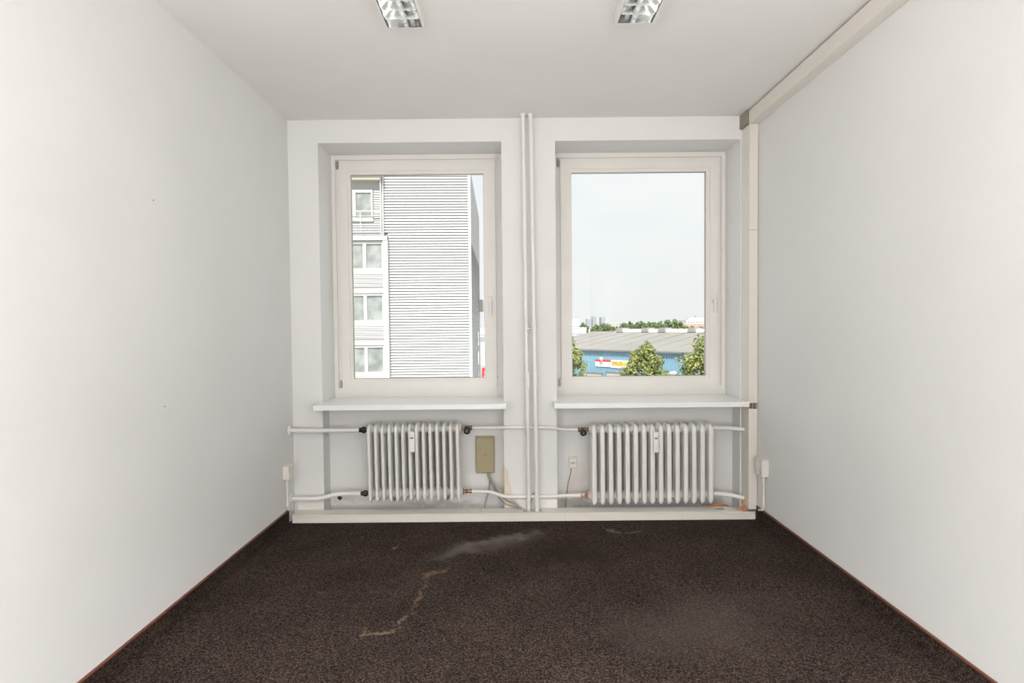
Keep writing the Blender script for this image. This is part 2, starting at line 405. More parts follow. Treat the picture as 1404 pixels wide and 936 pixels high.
# bare plaster where paint has flaked off the pier beside the beige box
pp = MB()
random.seed(3)
def flake(outline, y):
    n = len(outline); pp.add([(x, y - .0015, z) for x, z in outline] + [(x, y + .002, z) for x, z in outline],
                             [tuple(range(n))] + [(i, (i + 1) % n, n + (i + 1) % n, n + i) for i in range(n)])
def jag(pts, amp=.004, k=4):
    out = []
    for i, p in enumerate(pts):
        q = pts[(i + 1) % len(pts)]
        for j in range(k):
            t = j / k; out.append((p[0] + (q[0] - p[0]) * t + random.uniform(-amp, amp), p[1] + (q[1] - p[1]) * t + random.uniform(-amp, amp)))
    return out
flake([(max(x, XB + .001), z) for x, z in jag([(XB + .001, .37), (XB + .022, .35), (XB + .032, .27), (XB + .05, .20), (XB + .066, .115), (XB + .085, .064), (XB + .001, .064)])], YB)
peel = pp.build('flaked_plaster', M['peel'], wall_back); peel['label'] = 'bare cream plaster patch where paint has flaked off'
pp = MB()
flake([(min(x, XB - .002), z) for x, z in jag([(XB - .002, .37), (XB - .012, .33), (XB - .03, .25), (XB - .04, .16), (XB - .03, .10), (XB - .002, .06)])], YN)
pp.build('flaked_plaster', M['peel'], wall_back)
# mouldings of old skirting paint low on the piers
for a, b in ((XL + .02, XA), (XB + .09, XC)):
    sk = MB().cbox(a, b, YB - .012, YB + .01, .0, .128, .004).build('skirting', M['wood_white'], wall_back)
# broken hole in the plaster left of the left radiator
random.seed(8)
hole = MB().prism([(-1.345 + .022 * math.cos(t) * random.uniform(.75, 1.1), .098 + .017 * math.sin(t) * random.uniform(.75, 1.15)) for t in [k * PI / 6 for k in range(12)]], 'y', YN - .002, YN + .001)
hole.build('plaster_hole', M['gasket'], wall_back)

# two tiny nail holes in the left wall
nl = bpy.data.objects['wall_left']
for y, z in ((2.59, 2.00), (2.63, 1.05)):
    MB().prism([(y + .0028 * math.cos(k * PI / 4), z + .0028 * math.sin(k * PI / 4)) for k in range(8)], 'x', XL - .001, XL + .0012).build('nail_hole', M['gasket'], nl)

# carpet upstands along the side walls with a brown edge strip
for side, x0, x1, e0, e1 in (('left', XL, XL + .009, XL, XL + .012), ('right', XR - .009, XR, XR - .012, XR)):
    b = struct(MB().box(x0, x1, YR, 4.03 if side == 'left' else 4.03, 0, .092).build('baseboard_' + side, M['felt_strip']), 'dark carpet skirting strip with a brown top edge, %s wall' % side)
    MB().cbox(e0, e1, YR, 4.03, .092, .104, .003).build('edge_strip', M['brown_edge'], b)

# ================================================================== WINDOWS
def make_window(n, x0, x1, label, lever_top, lever_x):
    root = bpy.data.objects.new('window_%d' % n, None); COL.objects.link(root); root.location = ((x0 + x1) / 2, YF, ZS)
    struct(root, label); ox, oz = -(x0 + x1) / 2, -ZS
    def B(mb, name, m, parent=root, smooth=None):
        mb.v = [(a + ox, b - YF, c + oz) for a, b, c in mb.v]
        if parent is not root: mb.v = [(a, b, c) for a, b, c in mb.v]
        return mb.build(name, m, parent, smooth)
    z0, z1 = ZS, ZREV
    # fixed frame in the opening: outer face, then a recessed rebate
    B(MB().frame(x0, x1, z0, z1, (.030, .030, .036, .075), YF, YF + .07), 'window_frame', M['wood_white'])
    B(MB().frame(x0 + .030, x1 - .030, z0 + .07, z1 - .036, (.035, .035, .022, .03), YF + .016, YF + .07), 'rebate', M['wood_white'])
    # sash, proud of the rebate
    sx0, sx1, sz0, sz1 = x0 + .062, x1 - .056, z0 + .0665, z1 - .058
    g0, g1, h0, h1 = x0 + .148, x1 - .148, z0 + .148, z1 - .150
    sash = MB(); w = (.066, .066, .066, .064)
    sash.frame(sx0, sx1, sz0, sz1, w, YF - .006, YF + .06)
    B(sash, 'sash', M['wood_white'])
    B(MB().frame(sx0 + .064, sx1 - .064, sz0 + .062, sz1 - .064, (g0 - sx0 - .064, sx1 - .064 - g1, sz1 - .064 - h1, h0 - sz0 - .062), YF + .002, YF + .05), 'glazing_bead', M['wood_white'])
    seal = MB().frame(g0 - .004, g1 + .004, h0 - .004, h1 + .004, .007, YF + .022, YF + .034)
    B(seal, 'seal', M['cable_grey'])
    B(MB().box(g0 - .003, g1 + .003, YF + .026, YF + .030, h0 - .003, h1 + .003), 'glass_pane', M['glass'])
    # hinges on the left side
    for zz in (z1 - .075, z0 + .105):
        hg = MB().lathe([(-.03, .006), (-.028, .008), (-.002, .008), (0, .0055), (.002, .008), (.03, .008), (.032, .005)], (x0 + .047, YF + .004, zz), (0, 0, 1), 10)
        hg.box(x0 + .036, x0 + .060, YF + .006, YF + .016, zz - .022, zz + .022)
        B(hg, 'hinge', M['hinge'], smooth=40)
    # turn handle on the right stile
    lx, lz = lever_x, lever_top
    h = B(MB().cbox(lx - .016, lx + .012, YF - .016, YF - .006, lz - .070, lz, .003).lathe([(0, .010), (.026, .009)], (lx, YF - .014, lz - .05), (0, -1, 0), 12), 'handle', M['wood_white'], smooth=40)
    B(MB().cbox(lx - .004, lx + .014, YF - .048, YF - .034, lz - .150, lz - .040, .005), 'lever', M['wood_white'], h)
    # weather board at the bottom and small dark screw caps
    for cx, cz in ((x1 - .05, z0 + .155),):
        B(MB().lathe([(0, .0035), (.0025, .003)], (cx, YF + .016, cz), (0, -1, 0), 8), 'screw_cap', M['dark'])
    # window board
    s = MB()
    yf = 4.003
    s.cbox(x0 + .0005, x1 - .0005, yf + .02, YF + .01, ZS - .034, ZS, .002)
    B(s, 'sill', M['sill'])
    return root, B
w1, B1 = make_window(1, XA, XB, 'left window with a white frame, office block outside', 1.640, -.176)
w2, B2 = make_window(2, XC, XD, 'right window with a white frame, blue warehouse outside', 1.652, 1.580)
# nosings of the window boards, overhanging the piers a little
B1(MB().cbox(-1.432, -.050, 4.003, YB - .0005, ZS - .036, ZS + .0005, .003), 'sill_nosing', M['sill'])
B2(MB().cbox(.292, 1.680, 4.003, YB - .0005, ZS - .036, ZS + .0005, .003), 'sill_nosing', M['sill'])

# ================================================================== RADIATORS
def section_mesh(name, d, H, pitch, hub_lo, hub_hi, tcol, cols, rcol, Rt, Rb, m, sq=2.8):
    ys = set([0, d])
    for c in cols:
        for k in range(9): ys.add(round(min(max(c - rcol * math.cos(PI * k / 8), 0), d), 5))
    for k in range(7):
        ys.add(round(d / 2 - .048 * math.cos(PI * k / 6), 5))
    ys = sorted(ys)
    zs = sorted(set([0, .004, .010, .018, H - .018, H - .010, H - .004, H, H * .3, H * .5, H * .7] + [hub_lo + q for q in (-.05, -.04, -.03, -.02, -.01, 0, .01, .02, .03, .04, .05, .06, .075)] + [hub_hi + q for q in (-.075, -.06, -.05, -.04, -.03, -.02, -.01, 0, .01, .02, .03, .04)]))
    zs = [z for z in zs if 0 <= z <= H]
    def bound(y):
        e = min(y, d - y)
        t = Rt - math.sqrt(max(Rt * Rt - (Rt - e) ** 2, 0)) if e < Rt else 0
        b = Rb - math.sqrt(max(Rb * Rb - (Rb - e) ** 2, 0)) if e < Rb else 0
        return b, H - t
    def sm(a, b, x):
        t = min(max((x - a) / (b - a), 0), 1); return t * t * (3 - 2 * t)
    def T(y, z, lo, hi):
        tc = max([tcol * max(1 - abs((y - c) / rcol) ** sq, 0) ** (1 / sq) for c in cols])
        rl = math.hypot(y - d / 2, z - hub_lo); rh = math.hypot(y - d / 2, z - hub_hi); r_ = min(rl, rh)
        e = min(y, d - y)
        head = 0
        if z < hub_lo + .055 or z > hub_hi - .055:
            head = tcol * .9 * math.sqrt(min(1, e / .02)) * (1 - sm(.03, .055, max(0, z - hub_lo) if z < H / 2 else max(0, hub_hi - z)))
        hub = (pitch / 2 + .0002) * (1 - sm(.024, .047, r_)) if r_ < .047 else 0
        t = max(tc, head, hub)
        s = min(z - lo, hi - z)
        return t * math.sqrt(min(1, max(s, 0) / .022)) if s < .022 else t
    V = []; Fc = []; idx = {}
    ny, nz = len(ys), len(zs)
    tt = np.zeros((ny, nz)); zz = np.zeros((ny, nz))
    for i, y in enumerate(ys):
        lo, hi = bound(y)
        for j, z in enumerate(zs):
            z2 = lo + (hi - lo) * (z / H) if (lo > 0 or hi < H) else z
            zz[i, j] = z2; tt[i, j] = T(y, z2, lo, hi)
    def vid(i, j, s):
        if tt[i, j] < 1e-5: s = 0
        k = (i, j, s)
        if k not in idx:
            idx[k] = len(V); V.append((s * tt[i, j], ys[i], zz[i, j]))
        return idx[k]
    for i in range(ny - 1):
        for j in range(nz - 1):
            if max(tt[i, j], tt[i + 1, j], tt[i, j + 1], tt[i + 1, j + 1]) < 1e-4: continue
            for s in (-1, 1):
                q = [vid(i, j, s), vid(i + 1, j, s), vid(i + 1, j + 1, s), vid(i, j + 1, s)]
                q2 = []
                for a in q:
                    if a not in q2: q2.append(a)
                if len(q2) >= 3: Fc.append(tuple(q2 if s > 0 else q2[::-1]))
    mb = MB(); mb.v = V; mb.f = Fc
    return mb.mesh(name, m, 60)

def radiator(label, x_first, n, pitch, z0, H, hub_lo, hub_hi, d, tcol, cols, rcol, tilt, meter_i, side):
    xc = x_first + pitch * (n - 1) / 2
    root = thing('radiator', label, 'radiator', (xc, 4.08, z0))
    root.rotation_euler = (0, tilt, 0)
    me = section_mesh('section', d, H, pitch, hub_lo, hub_hi, tcol, cols, rcol, .045, .03, M['rad'], 5.0 if side else 2.8)
    for i in range(n):
        link('section', me, root, ((i - (n - 1) / 2) * pitch, 0, 0))
    # consumption meter clipped between two sections
    mx = (meter_i - (n - 1) / 2) * pitch; zt = H - .052
    mt = MB().cbox(mx - .019, mx + .019, -.026, .004, zt - .150, zt, .003).build('heat_meter', M['meter'], root)
    mt['label'] = 'white heat meter clipped to the radiator front'
    MB().box(mx - .012, mx + .012, -.0268, -.024, zt - .050, zt - .042).build('display', M['dark'], mt)
    MB().box(mx - .017, mx + .017, -.0264, -.024, zt - .033, zt - .0315).build('seam', M['cable_grey'], mt)
    MB().lathe([(0, .006), (.02, .006)], (mx, -.01, zt + .004), (0, 0, 1), 8).build('bracket', M['hinge'], mt)
    # wall brackets low at the back
    for q in (.22, .83):
        xx = (q - .5) * pitch * (n - 1) + pitch * .5
        MB().tube([(xx, .15 + .0795, hub_lo - .045), (xx, .06, hub_lo - .050), (xx, .035, hub_lo - .02)], .006, 8).build('bracket', M['hinge'], root)
    return root, xc
RD, RC = .16, [.0235, .08, .1365]
pitchL = .0498; zL, HL = .128, .577
radL, xcL = radiator('fourteen-section white ribbed radiator beside the beige box, under left window', -1.054, 14, pitchL, zL, HL, .052, .525, RD, .0125, RC, .0235, -.011, 6.45, 0)
pitchR = .0608; zR, HR = .094, .592
radR, xcR = radiator('wider fifteen-section white ribbed radiator under the right window', .587, 15, pitchR, zR, HR, .055, .545, RD, .0175, RC, .0235, -.004, 7.3, 1)

def lathe_part(root, name, m, prof, p, d, n=12, smooth=35, parent=None):
    return MB().lathe(prof, p, d, n).build(name, m, parent or root, smooth)
HWL = pitchL * 13 / 2 + pitchL / 2; HWR = pitchR * 14 / 2 + pitchR / 2
UNION = [(0, .019), (.004, .019), (.004, .014), (.014, .014), (.014, .022), (.020, .024), (.036, .024), (.040, .021), (.040, .017), (.060, .017), (.062, .013)]
for zz in (.525, .052):
    u_ = lathe_part(radL, 'union_fitting', M['iron'], UNION, (-HWL, .08, zz), (-1, 0, 0), 8, 25); u_['label'] = 'dark iron pipe union'
def valve(root, x, z, s):
    """brass radiator valve with a black round cap that faces the room"""
    v = MB().lathe([(0, .020), (.004, .020), (.004, .011), (.022, .011), (.022, .016), (.03, .017), (.055, .017), (.06, .013), (.066, .013), (.066, .018), (.078, .018), (.08, .012)], (x, .08, z), (s, 0, 0), 10)
    v.lathe([(0, .012), (.05, .012)], (x + s * .045, .085, z - .004), (0, -1, -.25), 10)
    vo = v.build('valve', M['brass'], root, 35); vo['label'] = 'brass radiator valve with black cap'
    cap = MB().lathe([(0, .012), (.004, .024), (.022, .025), (.028, .022), (.03, .019)], (x + s * .045, .045, z - .009), (0, -1, -.22), 20).build('cap', M['dark'], vo, 40)
    MB().lathe([(0, .009), (.002, .006)], (x + s * .045, .0152, z - .0155), (0, -1, -.22), 3).build('cap_mark', M['cable_grey'], vo)
valve(radL, HWL, .525, 1)
b_ = lathe_part(radL, 'return_fitting', M['brass'], [(0, .024), (.006, .024), (.007, .012), (.016, .012), (.016, .017), (.03, .017), (.034, .013), (.05, .013), (.05, .016), (.066, .016), (.068, .012)], (HWL, .08, .052), (1, 0, 0), 8, 25)
valve(radR, -HWR, .545, -1)
r_ = lathe_part(radR, 'return_fitting', M['rust'], [(0, .03), (.012, .03), (.014, .014), (.02, .012), (.024, .022), (.036, .024), (.044, .017), (.06, .016), (.062, .0145)], (-HWR, .08, .055), (-1, 0, 0), 10, 25)
r_['label'] = 'rusted pipe joint with orange-brown corrosion'

# ================================================================== HEATING PIPES
YP, YH = 4.085, 4.16     # pipe in front of the piers, pipe at the radiator hubs
def rad_pt(root_x, z0, tilt, lx, lz):
    c, s = math.cos(tilt), math.sin(tilt)
    return (root_x + lx * c + lz * s, z0 - lx * s + lz * c)
def pipe(label, pts, r, corner=.05, flange=None, group=None):
    p0 = Vector(pts[0])
    o = MB(); o.tube([Vector(p) - p0 for p in pts], r, 14, corner)
    ob = o.build('heating_pipe', M['pipe'], None, 50); ob.location = p0; tag(ob, label, 'pipe', group)
    if flange:
        fp, fd, fr = flange
        MB().lathe([(0, fr), (.004, fr), (.010, fr * .8), (.014, r * 1.15)], Vector(fp) - p0, fd, 20).build('wall_rosette', M['pipe'], ob, 35)
    return ob
xh, zh = rad_pt(xcL, zL, -.011, -HWL - .06, .525)
pipe('white pipe feeding the top of the left radiator from left wall', [(XL + .001, YP, .664), (XA - .02, YP, .660), (XA + .09, YH, zh), (xh, YH, zh)], .0165, .08, ((XL, YP, .664), (1, 0, 0), .036))
xh, zh = rad_pt(xcL, zL, -.011, -HWL - .06, .052)
pipe('white pipe at the bottom of the left radiator from left wall', [(XL + .001, YP, .163), (XA - .02, YP, .160), (XA + .10, YH, zh), (xh, YH, zh)], .0165, .08, ((XL, YP, .163), (1, 0, 0), .036))
xa_, za_ = rad_pt(xcL, zL, -.011, HWL + .078, .525); xb_, zb_ = rad_pt(xcR, zR, -.004, -HWR - .078, .545)
YQ = 4.128   # crossing behind the risers
pipe('thin white pipe joining the two valves across the middle pier', [(xa_, YH, za_), (XB - .09, YH, za_), (XB + .02, YQ, .664), (XC - .03, YQ, .660), (XC + .06, YH, zb_), (xb_, YH, zb_)], .0105, .05)
xa_, za_ = rad_pt(xcL, zL, -.011, HWL + .066, .052); xb_, zb_ = rad_pt(xcR, zR, -.004, -HWR - .06, .055)
pipe('lower white pipe linking both radiators across the middle pier', [(xa_, YH, za_), (XB - .10, YH, za_ - .004), (XB - .005, YQ, .150), (XC - .03, YQ, .150), (XC + .06, YH, zb_), (xb_, YH, zb_)], .0135, .05)
xa_, za_ = rad_pt(xcR, zR, -.004, HWR - .004, .545)
pipe('short white pipe from top of right radiator to cream trunking', [(xa_, YH, za_), (1.60, YH, za_ - .002), (1.694, YP + .03, za_ - .006)], .016, .03)
xa_, za_ = rad_pt(xcR, zR, -.004, HWR - .004, .055)
pipe('short white pipe from foot of right radiator to cream trunking', [(xa_, YH, za_), (1.58, YH, za_ - .004), (1.694, YP + .03, za_ - .022)], .0165, .05)
# risers
RA = [at(717, 170, 4.088), at(723, 455, 4.088), at(723.5, 592, 4.088), at(724, 606, 4.122), at(725, 690, 4.122)]
YA1, YA2 = 4.085, 4.118
xs_ = [RA[0].x, RA[2].x, RA[4].x]
ra = pipe('left one of two vertical riser pipes, bending back above the floor', [(xs_[0], YA1, ZC - .001), (xs_[1], YA1, .665), (xs_[1] + .001, YA1, .64), (xs_[1] + .002, YA2 - .012, .585), (xs_[2], YA2 - .012, .04)], .0148, .03, ((xs_[0], YA1, ZC - .0005), (0, 0, -1), .022))
P0, P1 = at(727.5, 170, 4.088), at(736.5, 690, 4.088)
rb = pipe('right one of two vertical riser pipes, straight from ceiling to floor', [(P0.x, 4.085, ZC - .001), (P1.x, 4.085, .04)], .0158, 0, ((P0.x, 4.085, ZC - .0005), (0, 0, -1), .022))
# couplings on the risers
for ob, xx, zz in ((ra, RA[1].x, 1.015), (rb, (P0.x + P1.x) / 2 + .006, 1.012)):
    MB().lathe([(-.055, .0168), (-.053, .018), (.053, .018), (.055, .0168)], (xx - ob.location.x, 0, zz - ob.location.z), (0, 0, 1), 14).build('coupling', M['pipe'], ob, 35)
# shared wall clamp
cz = at(728, 450, 4.09).z; cx = at(728.3, 450, 4.09).x
cl = thing('pipe_clamp', 'small two-sided clamp holding both riser pipes to pier', 'clamp', (cx, 4.085, cz))
for s, rr in ((-1, .0165), (1, .0175)):
    MB().lathe([(-.006, rr), (-.006, rr + .0018), (.006, rr + .0018), (.006, rr)], (s * .0275, 0, 0), (0, 0, 1), 16).build('ring', M['pipe'], cl, 35)
MB().cbox(-.010, .010, -.010, .077, -.012, .012, .002).build('bracket', M['rust'], cl)

# ================================================================== CABLE TRUNKING
YT, TZ = 4.032, .060
tr = thing('cable_trunking', 'long cream cable trunking along floor under both windows', 'trunking', (.07, YT, 0))
def TB(mb, name, m=M['trunk'], parent=tr):
    mb.v = [(a - .07, b - YT, c) for a, b, c in mb.v]; return mb.build(name, m, parent)
tx0, tx1 = -1.606, 1.738
TB(MB().box(tx0, tx1, YT + .004, YB - .014, .0005, .004).box(tx0, tx1, YT + .003, YT + .006, .004, TZ - .004).box(tx0, tx1, YB - .017, YB - .014, .004, TZ - .006)
   .box(tx0, tx0 + .003, YT + .006, YB - .017, .004, TZ - .004).box(tx1 - .003, tx1, YT + .006, YB - .017, .004, TZ - .004), 'channel')
def tx(px, y=YT): return at(px, 704, y).x
fr = [tx0, tx(775), tx(935), tx1]
for a, b in zip(fr[:-1], fr[1:]):
    TB(MB().cbox(a + .0014, b - .0014, YT - .002, YT + .003, .001, TZ - .014, .0012), 'front_cover')
TB(MB().cbox(tx0, tx1, YT - .0005, YT + .004, TZ - .013, TZ - .003, .001), 'front_rail')
yb = YB - .0135
def lid(a, b, y0=YT, y1=yb, skew=(0, 0)):
    TB(MB().prism([(a + .0014, y0), (b - .0014, y0), (b - .0014 + skew[1], y1), (a + .0014 + skew[0], y1)], 'z', TZ - .003, TZ), 'lid')
nx0, nx1 = xs_[2] - .042, P1.x + .028
lid(tx0, tx(492), skew=(0, .03)); lid(tx(492), tx(659), skew=(.03, 0)); lid(tx(659), nx0)
lid(nx0, nx1, y1=4.066)                       # cut out around the riser pipes
lid(nx1, tx(986.5), skew=(0, -.045))
# short lid with an oval hole
ha, hb = tx(986.5), tx(1004); hx, hy = (ha + hb) / 2 - .022, (YT + yb) / 2 + .005
n = 24; ring = [(hx + .036 * math.cos(2 * PI * k / n), hy + .026 * math.sin(2 * PI * k / n)) for k in range(n)]
def edge_pt(t):
    # the same angle on the slanted lid outline
    c, s = math.cos(t), math.sin(t); m_ = max(abs(c), abs(s)); u, v = c / m_, s / m_
    y = YT + (v + 1) / 2 * (yb - YT); k = (v + 1) / 2 * -.045
    return ((ha + hb) / 2 + u * ((hb - ha) / 2 - .0008) + k, y)
outr = [edge_pt(2 * PI * k / n) for k in range(n)]
hl = MB()
hl.v = [(x, y, TZ) for x, y in outr] + [(x, y, TZ) for x, y in ring] + [(x, y, TZ - .004) for x, y in outr] + [(x, y, TZ - .004) for x, y in ring]
for k in range(n):
    j = (k + 1) % n
    hl.f += [(k, j, n + j, n + k), (n + k, n + j, 3 * n + j, 3 * n + k), (k, 2 * n + k, 2 * n + j, j), (2 * n + k, 3 * n + k, 3 * n + j, 2 * n + j)]
ho = TB(hl, 'lid'); ho['label'] = 'short lid with an oval cable hole'
lid(tx(1004), tx(1018.5), skew=(-.045, -.075))

# vertical trunking in the right corner: upper, lower
def vtrunk(label, z0, z1, joint=None, notch=False):
    x0, x1 = 1.685, XR - .003
    o = thing('cable_trunking', label, 'trunking', (x0, YT, z0))
    mb = MB()
    mb.box(0, .003, 0, YB - YT - .002, 0, z1 - z0); mb.box(x1 - x0 - .003, x1 - x0, 0, YB - YT - .002, 0, z1 - z0)
    mb.box(.003, x1 - x0 - .003, YB - YT - .006, YB - YT - .002, 0, z1 - z0)
    mb.build('channel', M['trunk'], o)
    cuts = [0, z1 - z0] if joint is None else [0, joint - z0, z1 - z0]
    for a, b in zip(cuts[:-1], cuts[1:]):
        MB().cbox(0, x1 - x0, -.004, .002, a + .001, b - .001, .0015).build('cover', M['trunk'], o)
    return o
zj = at(1033, 315, YT).z
zgap1, zgap0 = at(1033, 552.5, YT).z, at(1033, 560, YT).z
vt1 = vtrunk('tall cream trunking in right corner above the window sill', zgap1, ZC - .104, zj)
vt2 = vtrunk('short cream trunking in right corner below the window sill', .075, zgap0)
# horizontal trunking below the ceiling on the right wall
ct = thing('cable_trunking', 'cream trunking running along right wall just below ceiling', 'trunking', (1.685, YT, ZC - .104))
MB().box(.0, XR - 1.685 - .001, YR - YT + .01, 0, 0, .004).box(0, .004, YR - YT + .01, 0, .004, .090).box(XR - 1.685 - .004, XR - 1.685 - .001, YR - YT + .01, 0, .004, .096).box(.004, XR - 1.685 - .004, YR - YT + .01, 0, .086, .090).build('channel', M['trunk'], ct)
MB().cbox(-.003, .001, YR - YT + .01, .001, .004, .092, .001).build('cover', M['trunk'], ct)
# block added in place of the open cavity behind its end
tag(MB().box(1.668, 1.745, YT + .012, YB, ZC - .100, ZC - .002).build('cavity_block', mat('cavity_brown', (.36, .31, .26), .8, noise=.2, nscale=30)), 'grey-brown block in place of the open cavity behind trunking end', 'block')
# orange cables in the trunking
def cable(name, label, cat, pts, r, m, group=None, corner=.03, n=8):
    p0 = Vector(pts[0]); ob = MB().tube([Vector(p) - p0 for p in pts], r, n, corner).build(name, m, None, 50); ob.location = p0
    return tag(ob, label, cat, group)
cable('orange_cable', 'orange cable rising from floor trunking at right corner', 'cable', [(1.50, 4.10, .020), (1.60, 4.085, .03), (1.652, 4.078, .068), (1.692, 4.086, .13), (1.70, 4.10, .45)], .006, M['cable_orange'])
cable('orange_cable', 'orange cable looping at front of the open trunking end', 'cable', [(1.52, 4.07, .018), (1.62, 4.06, .03), (1.668, 4.052, .058), (1.702, 4.07, .085), (1.712, 4.09, .40)], .0065, M['cable_orange'])
cable('orange_cable', 'orange cable lying flat behind trunking below right radiator', 'cable', [(1.36, 4.22, .010), (1.44, 4.175, .050), (1.50, 4.168, .063), (1.58, 4.18, .056), (1.63, 4.26, .02)], .007, M['cable_orange'])
cable('orange_cable', 'orange cable showing in the gap at sill height', 'cable', [(1.697, 4.045, .60), (1.697, 4.045, 1.1)], .0065, M['cable_orange'], corner=0)
cable('grey_cable', 'grey cable showing in the gap at sill height', 'cable', [(1.722, 4.05, .60), (1.718, 4.05, 1.1)], .006, M['cable_grey'], corner=0)

# ================================================================== SOCKETS, BOXES, CABLES
def socket_block(label, wall_x, s, y0, y1, z0, z1):
    """four-way surface socket block on a side wall; s = +1 faces +x"""
    o = thing('socket_block', label, 'socket', (wall_x, (y0 + y1) / 2, z0))
    dx, hy_, hz = .045, (y1 - y0) / 2, z1 - z0
    MB().cbox(min(0, s * dx), max(0, s * dx), -hy_, hy_, 0, hz, .004).build('housing', M['white_pvc'], o)
    for iy in (-1, 1):
        for iz in (0, 1):
            cyy, czz = iy * hy_ * .48, hz * (.27 + .46 * iz)
            rr = min(hy_, hz / 2) * .42
            rim = MB().lathe([(0, rr), (.003, rr), (.0035, rr * .86), (.0005, rr * .82), (.0005, .0001)], (s * dx, cyy, czz), (s, 0, 0), 20).build('outlet', M['white_pvc'], o, 35)
            for q in (-1, 1):
                MB().lathe([(0, .0028), (.0012, .0028)], (s * (dx + .0006), cyy, czz + q * rr * .42), (s, 0, 0), 8).build('pin_hole', M['dark'], rim)
    # conduit down to the floor trunking
    MB().tube([(s * .018, -hy_ * .3, 0), (s * .018, -hy_ * .3, -.022), (s * .018, -hy_ * .3, -z0 + .135)], [.011, .008, .008], 10).build('conduit', M['white_pvc'], o, 50)
    MB().lathe([(-.016, .009), (-.014, .012), (.012, .012), (.014, .009)], (s * .018, -hy_ * .3, -.028), (0, 0, 1), 10).build('conduit_clip', M['white_pvc'], o, 40)
    MB().lathe([(-.012, .009), (-.01, .012), (.01, .012), (.012, .009)], (s * .018, -hy_ * .3, -z0 + .15), (0, 0, 1), 10).build('conduit_clip', M['white_pvc'], o, 40)
    MB().tube([(s * .018, -hy_ * .3, -z0 + .137), (s * .019, -hy_ * .1, -z0 + .112), (s * .024, hy_ * .9, -z0 + .094)], .007, 8, .02).build('conduit_end', M['white_pvc'], o, 50)
    return o
socket_block('cream four-way socket block on left wall in the corner', XL, 1, 3.949, 4.041, .335, .432)
socket_block('cream four-way socket block on right wall beside the trunking', XR, -1, 3.853, 3.960, .352, .474)

# beige distribution box
bx = thing('distribution_box', 'olive-beige plastic box on the wall between the radiators', 'box', (-.2195, YN, .295))
MB().prism([(-.0705, 0), (.0705, 0), (.070, .274), (-.070, .274)], 'y', -.042, -.0005).build('base', M['beige_box'], bx)
cv = MB()
def rr_(w, h0, h1, y): return [(-w, y, h0), (w, y, h0), (w, y, h1), (-w, y, h1)]
cv.add(rr_(.0715, -.002, .276, -.012) + rr_(.0715, -.002, .276, -.040) + rr_(.066, .004, .262, -.050), [(0, 1, 5, 4), (1, 2, 6, 5), (2, 3, 7, 6), (3, 0, 4, 7), (4, 5, 9, 8), (5, 6, 10, 9), (6, 7, 11, 10), (7, 4, 8, 11), (8, 9, 10, 11), (3, 2, 1, 0)])
cvo = cv.build('cover', M['beige_box'], bx)
MB().box(-.011, -.003, -.0508, -.0495, .134, .1365).build('logo_dash', M['dark'], cvo)
MB().box(.001, .008, -.0508, -.0495, .1325, .138).build('logo_square', M['dark'], cvo)
MB().box(-.045, .02, -.0504, -.0495, .112, .1125).build('cover_line', mat('box_line', lin((150, 138, 108)), .5), cvo)
bzb = .293
cb = thing('cable_bundle', 'bundle of grey cables from beige box down to riser pipes', 'cable', (-.195, 4.285, bzb + .01))
def strand(pts, r, m):
    MB().tube([Vector(p) - cb.location for p in pts], r, 8, .03).build('cable', m, cb, 50)
strand([(-.195, 4.285, bzb + .01), (-.185, 4.275, .255), (-.165, 4.26, .215), (-.110, 4.165, .155), (-.082, 4.150, .135), (-.05, 4.149, .115), (.0, 4.149, .092), (.05, 4.115, .070), (.062, 4.09, .03)], .0065, M['cable_grey'])
strand([(-.203, 4.285, bzb + .01), (-.196, 4.28, .26), (-.172, 4.265, .21), (-.118, 4.168, .135), (-.085, 4.150, .105), (-.06, 4.149, .088), (-.01, 4.149, .072), (.036, 4.12, .062), (.055, 4.10, .03)], .0055, M['cable_grey'])
strand([(-.184, 4.285, bzb + .01), (-.180, 4.28, .26), (-.15, 4.262, .225), (-.10, 4.165, .168), (-.08, 4.152, .158), (-.03, 4.150, .128), (.02, 4.150, .095), (.072, 4.11, .05), (.072, 4.10, .03)], .005, mat('pale_cable', (.55, .51, .45), .5))
cable('grey_cable', 'single grey cable dropping straight from beige box to trunking', 'cable', [(-.186, 4.29, bzb + .01), (-.188, 4.288, .20), (-.20, 4.285, .13), (-.222, 4.25, .075), (-.228, 4.23, .01)], .005, M['cable_grey'])
cable('grey_cable', 'short dark cable loop beside the riser pipe feet', 'cable', [(.118, 4.10, .03), (.119, 4.13, .09), (.134, 4.14, .16), (.148, 4.142, .175)], .005, M['cable_grey'])

# small telephone socket in the right niche
ts = thing('telephone_socket', 'small white telephone socket left of the right radiator', 'socket', (.4515, YN, .318))
MB().cbox(-.031, .031, -.022, -.0005, 0, .086, .004).build('housing', M['white_pvc'], ts)
for x0, x1, z0, z1 in ((-.015, -.003, .040, .0445), (.003, .015, .040, .0445), (-.002, .002, .030, .036), (-.02, .018, .0715, .073)):
    MB().box(x0, x1, -.0228, -.021, z0, z1).build('slot', M['gasket'] if z0 < .07 else M['cable_grey'], ts)
cable('grey_cable', 'thin grey cable hanging from small telephone socket to floor', 'cable', [(.438, 4.298, .320), (.434, 4.296, .28), (.412, 4.294, .20), (.402, 4.292, .12), (.398, 4.285, .075), (.390, 4.27, .01)], .0035, M['cable_grey'])

